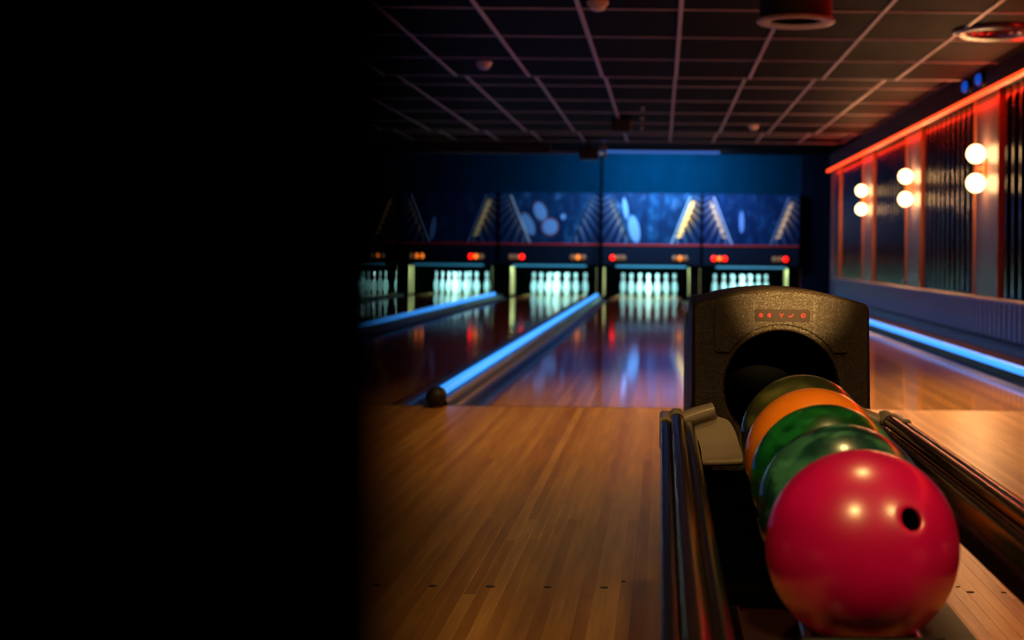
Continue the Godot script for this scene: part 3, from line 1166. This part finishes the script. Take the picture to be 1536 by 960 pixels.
	extrude(st, round_rect(bx - 0.058, by - 0.0125, bx + 0.058, by + 0.0125, 0.005), HOOD_D - 0.0085 - 0.44 * LEAN, HOOD_D - 0.44 * LEAN, true, true, 40.0, LEAN)
	var badge := put(st, "badge", M.badge, t)
	for q in [[-0.0445, "dot"], [-0.0265, "half"], [-0.002, "wye"], [0.018, "ess"], [0.0435, "ring"]]:
		st = mb()
		var c := Vector2(bx + q[0], by)
		var z0 := HOOD_D - 0.0095 - 0.44 * LEAN
		var z1 := HOOD_D - 0.008 - 0.44 * LEAN
		match q[1]:
			"dot":
				extrude(st, arc(c, 0.0048, 0, 345, 15), z0, z1, true, true, 40.0, LEAN)
			"half":
				extrude(st, arc(c, 0.0048, 60, 300, 12), z0, z1, true, true, 40.0, LEAN)
			"wye":
				extrude(st, [c + Vector2(-0.001, -0.005), c + Vector2(0.001, -0.005), c + Vector2(0.001, -0.001), c + Vector2(0.006, 0.004), c + Vector2(0.0035, 0.004), c + Vector2(0, 0.0012), c + Vector2(-0.0035, 0.004), c + Vector2(-0.006, 0.004), c + Vector2(-0.001, -0.001)], z0, z1, true, true, 40.0, LEAN)
			"ess":
				extrude(st, [c + Vector2(-0.006, -0.0035), c + Vector2(0.001, -0.0035), c + Vector2(0.006, 0.0025), c + Vector2(0.004, 0.004), c + Vector2(0.0, -0.001), c + Vector2(-0.005, -0.001)], z0, z1, true, true, 40.0, LEAN)
			"ring":
				var big := arc(c, 0.0050, 0, 350, 14)
				var small := arc(c, 0.0022, 350, 0, 14)
				extrude(st, big + small, z0, z1, true, true, 40.0, LEAN)
		var sub := put(st, "badge_mark", M.badge_mark, badge)
		sub.position = -origin_of(t) - badge.position
	# grey moulded shoulders that join the rails to the hood
	var rows_px := [
		[[1018, 642, 2.995], [1042, 634, 2.995], [1072, 622, 2.995]],
		[[1011, 629, 2.985], [1037, 617, 2.985], [1066, 607, 2.985]],
		[[1014, 622, 2.955], [1041, 611, 2.955], [1069, 603, 2.955]],
		[[1021, 626, 2.925], [1046, 616, 2.925], [1073, 608, 2.925]],
		[[1027, 637, 2.925], [1051, 628, 2.925], [1076, 619, 2.925]],
		[[1030, 642, 2.950], [1054, 633, 2.950], [1080, 624, 2.950]],
		[[1037, 647, 2.935], [1066, 639, 2.935], [1095, 630, 2.935]],
		[[1049, 659, 2.900], [1076, 653, 2.900], [1105, 646, 2.900]],
		[[1054, 674, 2.850], [1082, 670, 2.850], [1111, 664, 2.850]],
		[[1056, 688, 2.740], [1085, 687, 2.740], [1117, 685, 2.740]],
		[[1057, 693, 2.725], [1085, 693, 2.725], [1117, 691, 2.725]],
		[[1058, 698, 2.735], [1085, 698, 2.735], [1116, 696, 2.735]],
		[[1062, 694, 2.780], [1087, 694, 2.780], [1112, 692, 2.780]]]
	for side in 2:
		var rows := []
		for r in rows_px:
			var line := []
			for q in r:
				var p := px(q[0], q[1], q[2])
				if side == 1:
					p.x = 2.0 * RX - p.x
				line.append(p)
			rows.append(line)
		st = mb()
		sheet(st, rows, 6, 4, Vector3(0, 1, 1))
		put(st, "shoulder", M.shoulder, t)
		# side rails: grip tube, outer rail and a bowed inner skirt
		var sx := func(x: float) -> float:
			return x if side == 0 else 2.0 * RX - x
		st = mb()
		bar(st, Vector3(sx.call(0.032), 0.384, -2.955), Vector3(sx.call(0.032), 0.384, -0.98), 0.0135, 18)
		put(st, "grip_tube", M.grip, t)
		st = mb()
		lathe(st, Vector3(sx.call(0.032), 0.384, -2.96), Vector3(0, 0, 1), [Vector2(0.0165, 0), Vector2(0.0165, 0.07), Vector2(0.0145, 0.078)], 18)
		put(st, "tube_socket", M.shoulder, t)
		st = mb()
		var rp := []
		for q in round_rect(0.001, 0.325, 0.0185, 0.391, 0.006, 4):
			rp.append(Vector2(sx.call(q.x), q.y))
		extrude(st, rp, 0.98, 2.90)
		put(st, "outer_rail", M.rail, t)
		st = mb()
		rp = []
		for q in round_rect(-0.002, 0.33, 0.021, 0.395, 0.008, 4):
			rp.append(Vector2(sx.call(q.x), q.y))
		extrude(st, rp, 2.84, 2.96)
		put(st, "rail_cap", M.shoulder, t)
		st = mb()
		rp = []
		for q in [[0.044, 0.372], [0.050, 0.379], [0.058, 0.381], [0.065, 0.376], [0.070, 0.364], [0.073, 0.345], [0.074, 0.318], [0.070, 0.318], [0.060, 0.350], [0.044, 0.362]]:
			rp.append(Vector2(sx.call(q[0]), q[1]))
		extrude(st, rp, 0.98, 2.93, true, true, 60.0)
		put(st, "inner_skirt", M.skirt, t)
		# small foot of each rail on the pedestal
		st = mb()
		for q in [1.25, 2.45]:
			boxc(st, Vector3(sx.call(0.062), 0.28, -q), Vector3(0.035, 0.10, 0.05), 0.006)
		put(st, "rail_bracket", M.black, t)
	# pan below the balls, cross bars, ball bars and stop
	st = mb()
	box(st, Vector3(0.055, 0.262, -2.98), Vector3(0.31, 0.272, -1.93), 0.002)
	put(st, "pan", M.column, t)
	for q in [[1.90, 0.268, 0.030], [1.30, 0.235, 0.03]]:
		st = mb()
		box(st, Vector3(0.06, q[1] - 0.011, -q[0] - q[2] * 0.5), Vector3(0.31, q[1] + 0.011, -q[0] + q[2] * 0.5), 0.005)
		put(st, "cross_bar", M.pit, t)
	for e in [-0.06, 0.06]:
		st = mb()
		var p0 := ball_at(1.52) + Vector3(e, -0.1006, 0)
		var p1 := ball_at(3.15) + Vector3(e, -0.1006, 0)
		bar(st, p0, p1, 0.008, 10)
		put(st, "ball_bar", M.chrome, t)
	st = mb()
	bar(st, Vector3(0.15, 0.296, -1.552), Vector3(0.31, 0.296, -1.552), 0.010, 12)
	put(st, "stop_bar", M.black, t)
	st = mb()
	box(st, Vector3(0.08, 0.20, -1.50), Vector3(0.41, 0.272, -0.98), 0.01)  # added below the view to keep floor bounce off the balls
	put(st, "added_bounce_block", M.pit, t)
	# pedestal
	st = mb()
	var ped := [[0.10, 0.10, 0.0], [0.10, 0.10, 0.06], [0.07, 0.02, 0.20], [0.06, 0.0, 0.252]]
	var prs := []
	for q in ped:
		prs.append([Vector3(RX - 0.20 + q[0], q[2], -1.62 - q[1]), Vector3(RX + 0.20 - q[0], q[2], -1.62 - q[1]), Vector3(RX + 0.20 - q[0], q[2], -3.3), Vector3(RX - 0.20 + q[0], q[2], -3.3)])
	for i in prs.size() - 1:
		for j in 4:
			var A: Vector3 = prs[i][j]
			var B: Vector3 = prs[i][(j + 1) % 4]
			face(st, [A, B, prs[i + 1][(j + 1) % 4], prs[i + 1][j]], (A + B) * 0.5 - Vector3(RX, 0.1, -2.4))
	face(st, prs[prs.size() - 1], Vector3.UP)
	put(st, "pedestal", M.pedestal, t)

func loft(st: SurfaceTool, rings: Array, out: Vector3, centre: Vector3) -> void:
	# rings of equal count joined into a smooth skin
	var m := rings.size()
	var k: int = rings[0].size()
	var nor := []
	for j in m:
		var line := []
		for i in k:
			var du: Vector3 = rings[j][(i + 1) % k] - rings[j][(i + k - 1) % k]
			var dv: Vector3 = rings[mini(j + 1, m - 1)][i] - rings[maxi(j - 1, 0)][i]
			line.append(du.cross(dv).normalized())
		nor.append(line)
	var s := 0.0
	for i in k:
		var r: Vector3 = rings[m - 1][i] - centre
		r.z = 0
		s += nor[m - 1][i].dot(r.normalized() + out * 0.2)
	var f := 1.0 if s > 0.0 else -1.0
	for j in m - 1:
		for i in k:
			var i2 := (i + 1) % k
			quad(st, [rings[j][i], rings[j][i2], rings[j + 1][i2], rings[j + 1][i]], [nor[j][i] * f, nor[j][i2] * f, nor[j + 1][i2] * f, nor[j + 1][i] * f])

func face_ring(st: SurfaceTool, ring: Array, out: Vector3) -> void:
	var c := Vector3.ZERO
	for p in ring:
		c += p
	c /= ring.size()
	for i in ring.size():
		tri(st, [c, ring[i], ring[(i + 1) % ring.size()]], [out, out, out])

# ---- balls
func build_balls() -> void:
	var R := 0.109
	# a ball turned about the axis of its thumb hole: hole floor, wall, rounded lip, sphere
	var prof := [Vector2(0, R - 0.06), Vector2(0.0115, R - 0.06), Vector2(0.0118, R - 0.012), Vector2(0.0122, R - 0.004), Vector2(0.0132, R - 0.0018)]
	var a := asin(0.0155 / R)
	for k in 49:
		var b := lerpf(a, PI, k / 48.0)
		prof.append(Vector2(sin(b) * R, cos(b) * R))
	prof[prof.size() - 1] = Vector2(0, -R)
	prof.reverse()
	var kinds := [
		["glossy crimson pink bowling ball with a dark thumb hole, last in the row", 1.640, Color(0.74, 0.02, 0.32), Color(0.84, 0.035, 0.42), Vector3(0.41, 0.47, 0.87)],
		["glossy dark teal marbled bowling ball next to the crimson one", 1.857, Color(0.01, 0.15, 0.16), Color(0.30, 0.58, 0.46), Vector3(-0.2, -1, -0.3)],
		["glossy bright green marbled bowling ball between the teal and orange ones", 2.075, Color(0.01, 0.22, 0.10), Color(0.14, 0.60, 0.27), Vector3(0.3, -1, 0.2)],
		["plain orange bowling ball between the green and olive ones", 2.292, Color(0.98, 0.50, 0.10), Color(1.0, 0.58, 0.14), Vector3(0.1, -1, -0.4)],
		["dark olive bowling ball half inside the mouth of the ball return hood", 2.510, Color(0.14, 0.17, 0.10), Color(0.40, 0.40, 0.22), Vector3(-0.3, -1, 0.1)]]
	for i in 5:
		var q: Array = kinds[i]
		var at := ball_at(q[1])
		var t := thing("bowling_ball", q[0], "ball", at, "balls on the ball return")
		var m := plain(Color.WHITE, 0.30 if i != 0 else 0.33)
		m.albedo_texture = noise_tex([0.010, 0.008, 0.008, 0.02, 0.009][i], q[2], q[3], 60 + i, 512, 5, [10.0, 60.0, 60.0, 5.0, 50.0][i], q[2].lerp(q[3], 0.12 if i in [1, 2] else 0.35))
		m.uv1_triplanar = true
		m.uv1_scale = Vector3(1.7, 4.2, 2.6) if i in [1, 2, 4] else Vector3(3, 3, 3)
		m.uv1_offset = Vector3(0.2 * i, 0.1, 0.3)
		m.clearcoat_enabled = true
		m.clearcoat = 0.9
		m.clearcoat_roughness = 0.16 if i != 0 else 0.24
		var st := mb()
		lathe(st, at, q[4], prof, 72, 35.0)
		put(st, "shell", m, t)
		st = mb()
		lathe(st, at, q[4], [Vector2(0.0113, R - 0.003), Vector2(0.0112, R - 0.0594), Vector2(0, R - 0.0594)], 24)  # near-black skin, paints the shade inside the hole
		put(st, "hole_shade", M.column, t)

# ---- lamps, detectors, projectors and boxes under the ceiling
func downlight(at: Vector3, label: String, energy: float, angle: float, group: String, towards := Vector3.DOWN, wide := 0.05) -> void:
	var t := thing("ceiling_downlight", label, "lamp", at, group)
	var st := mb()
	lathe(st, at, Vector3.DOWN, [Vector2(0.085, 0), Vector2(0.085, 0.012), Vector2(0.075, 0.018), Vector2(0.062, 0.012)], 24)
	put(st, "ring", M.white, t)
	st = mb()
	lathe(st, at, Vector3.DOWN, [Vector2(0.062, 0.004), Vector2(0.05, 0.012), Vector2(0, 0.014)], 24)
	put(st, "lamp_lens", M.lens_warm, t)
	spot(at + Vector3(0, -0.03, 0), towards, angle, WARM, energy, wide, t)

func build_ceiling_things() -> void:
	var yc := EYE + 1.45
	var g := "warm downlights over the approach"
	downlight(Vector3(-0.25, yc, -0.35), "small warm downlight in the ceiling over the near end of the ball return", 2.6, 44.0, g, Vector3(0.35, -1.65, -1.9))
	downlight(Vector3(1.30, yc, -0.45), "small warm downlight in the ceiling over the seating by the panelled wall", 2.2, 32.0, g, Vector3(-1.3, -1.65, -1.9))
	downlight(Vector3(0.30, yc, -2.1), "small warm downlight in the ceiling right above the ball return", 0.9, 42.0, g, Vector3(0.0, -1.0, -0.02), 0.08)
	downlight(Vector3(0.55, yc, 2.3), "added narrow warm spot in the ceiling behind the seating, brightening the hood", 640.0, 1.15, g, Vector3(-0.28, -1.485, -5.3))  # added beam that makes the bright patch on the hood
	downlight(Vector3(1.80, yc, -7.0), "small warm downlight in the ceiling over the foul line by the panelled wall", 5.0, 60.0, g)
	downlight(Vector3(-0.25, yc, -5.9), "small warm downlight in the ceiling over the middle of the approach", 3.2, 58.0, g)
	# big black cylinder
	var at := Vector3(0.69, yc, -7.6)
	var t := thing("cylinder_lamp", "large black cylinder lamp with a pale rim hanging under the ceiling", "lamp", at)
	var st := mb()
	lathe(st, at, Vector3.DOWN, [Vector2(0.19, 0), Vector2(0.19, 0.205), Vector2(0.186, 0.21)], 40)
	put(st, "can", M.black, t)
	st = mb()
	lathe(st, at, Vector3.DOWN, [Vector2(0.186, 0.208), Vector2(0.204, 0.212), Vector2(0.206, 0.226), Vector2(0.195, 0.234), Vector2(0.142, 0.228), Vector2(0.136, 0.215)], 40)
	put(st, "rim", M.ledge, t)
	st = mb()
	lathe(st, at, Vector3.DOWN, [Vector2(0.138, 0.218), Vector2(0.11, 0.10), Vector2(0.05, 0.05), Vector2(0, 0.05)], 40)
	put(st, "reflector", M.dark, t)
	st = mb()
	lathe(st, at, Vector3.DOWN, [Vector2(0.045, 0.055), Vector2(0.035, 0.085), Vector2(0, 0.09)], 20)
	put(st, "lamp_lens", M.lens_warm, t)
	spot(at + Vector3(0, -0.11, 0), Vector3.DOWN, 44.0, WARM, 2.0, 0.05, t)
	# round vent near the panelled wall
	at = Vector3(2.14, yc, -9.25)
	t = thing("ceiling_vent", "round ceiling vent with a rim glinting red from the neon", "vent", at)
	st = mb()
	lathe(st, at, Vector3.DOWN, [Vector2(0.30, 0), Vector2(0.295, 0.018), Vector2(0.26, 0.032), Vector2(0.215, 0.02), Vector2(0.21, 0.004)], 40)
	put(st, "rim", M.vent, t)
	for r in [0.17, 0.12, 0.07]:
		st = mb()
		lathe(st, at, Vector3.DOWN, [Vector2(r + 0.016, 0.002), Vector2(r + 0.012, 0.022), Vector2(r - 0.008, 0.014), Vector2(r - 0.012, 0.002)], 32)
		put(st, "cone_ring", M.vent, t)
	st = mb()
	lathe(st, at, Vector3.DOWN, [Vector2(0.21, 0.001), Vector2(0.21, 0.003), Vector2(0, 0.003)], 32)
	put(st, "back_plate", M.black, t)
	# smoke detectors
	for q in [[px(723, 100, 11.0), "white smoke detector on a dark ceiling tile over the third lane from the panelled wall", EYE + 1.45], [px(893, -1, 8.3), "white smoke detector on the ceiling over the approach", EYE + 1.45], [px(1128, 192, 16.9), "white smoke detector on the ceiling far along the lane nearest the panelled wall", EYE + 1.52]]:
		at = q[0]
		at.y = q[2] - 0.001
		if at.z < -16.0:
			at.x = 1.05
		t = thing("smoke_detector", q[1], "detector", at, "smoke detectors")
		st = mb()
		lathe(st, at, Vector3.DOWN, [Vector2(0.062, 0), Vector2(0.062, 0.018), Vector2(0.058, 0.024)], 24)
		put(st, "base", M.white, t)
		st = mb()
		lathe(st, at, Vector3.DOWN, [Vector2(0.05, 0.024), Vector2(0.047, 0.04), Vector2(0.038, 0.052), Vector2(0.02, 0.058), Vector2(0, 0.06)], 24)
		put(st, "sensor_dome", M.white, t)
	# black projectors
	for q in [[px(931, 190, 16.2), Vector3(0.22, 0.14, 0.26), EYE + 1.52, "black projector hanging from the ceiling tiles over the middle lanes"], [px(882, 232, 20.18), Vector3(0.27, 0.16, 0.24), EYE + 1.58, "black projector hanging next to the pale pole clamp in front of the blue bulkhead"]]:
		at = q[0]
		t = thing("projector", q[3], "projector", at, "black projectors")
		st = mb()
		boxc(st, at, q[1], 0.015)
		put(st, "case", M.black, t)
		st = mb()
		lathe(st, at + Vector3(-0.05, 0.0, q[1].z * 0.5), Vector3(0, 0, -1), [Vector2(0.03, -0.005), Vector2(0.032, 0.02)], 16)
		lathe(st, at + Vector3(-0.05, 0.0, -q[1].z * 0.5), Vector3(0, 0, -1), [Vector2(0.035, -0.01), Vector2(0.035, 0.03), Vector2(0.028, 0.03), Vector2(0, 0.01)], 16)
		put(st, "lens_barrel", M.dark, t)
		st = mb()
		bar(st, at + Vector3(0, q[1].y * 0.45, 0), Vector3(at.x, q[2], at.z), 0.015, 10)
		put(st, "hanger", M.dark, t)
	# pale clamp by the pole
	at = px(904, 229, 20.1)
	t = thing("pole_clamp", "pale metal clamp hanging from the ceiling beside the black projector", "clamp", at)
	st = mb()
	boxc(st, at + Vector3(0.02, 0.02, 0), Vector3(0.035, 0.22, 0.05), 0.006)
	put(st, "bracket", M.chrome, t)
	st = mb()
	boxc(st, at + Vector3(-0.035, 0.05, 0), Vector3(0.06, 0.08, 0.05), 0.008)
	put(st, "jaw", M.chrome, t)
	st = mb()
	boxc(st, Vector3(at.x + 0.01, EYE + 1.575, at.z), Vector3(0.12, 0.02, 0.06), 0.004)
	put(st, "mount_plate", M.chrome, t)
	# long black screen case
	t = thing("screen_case", "long black roll-up screen case under the ceiling in front of the bulkhead", "screen case", Vector3(-3.05, 2.10, -20.25))
	st = mb()
	box(st, Vector3(-4.75, 2.105, -20.33), Vector3(-1.57, 2.25, -20.17), 0.012)
	put(st, "case", M.black, t)
	for x in [-4.5, -1.75]:
		st = mb()
		boxc(st, Vector3(x, 2.263, -20.25), Vector3(0.05, 0.03, 0.10), 0.004)
		put(st, "bracket", M.dark, t)
	st = mb()
	box(st, Vector3(-1.565, 2.11, -20.28), Vector3(-1.20, 2.155, -20.22), 0.006)
	put(st, "end_rod", M.chrome, t)
	# three sprinkler heads in a row
	for k in 3:
		at = Vector3(-0.215 - 0.02 * k, EYE + 1.52, -[15.0, 16.1, 17.3][k])
		t = thing("sprinkler_head", ["tiny metal sprinkler head in the ceiling, of three the farthest from the pins", "tiny metal sprinkler head in the ceiling, the middle one of three in a row", "tiny metal sprinkler head in the ceiling, of three the nearest to the pins"][k], "sprinkler", at, "sprinkler heads")
		st = mb()
		lathe(st, at, Vector3.DOWN, [Vector2(0.022, 0), Vector2(0.022, 0.006), Vector2(0.008, 0.012), Vector2(0.008, 0.03)], 12)
		put(st, "stem", M.tbar, t)
		st = mb()
		lathe(st, at, Vector3.DOWN, [Vector2(0, 0.029), Vector2(0.018, 0.03), Vector2(0.018, 0.033), Vector2(0, 0.034)], 12)
		put(st, "deflector", M.tbar, t)
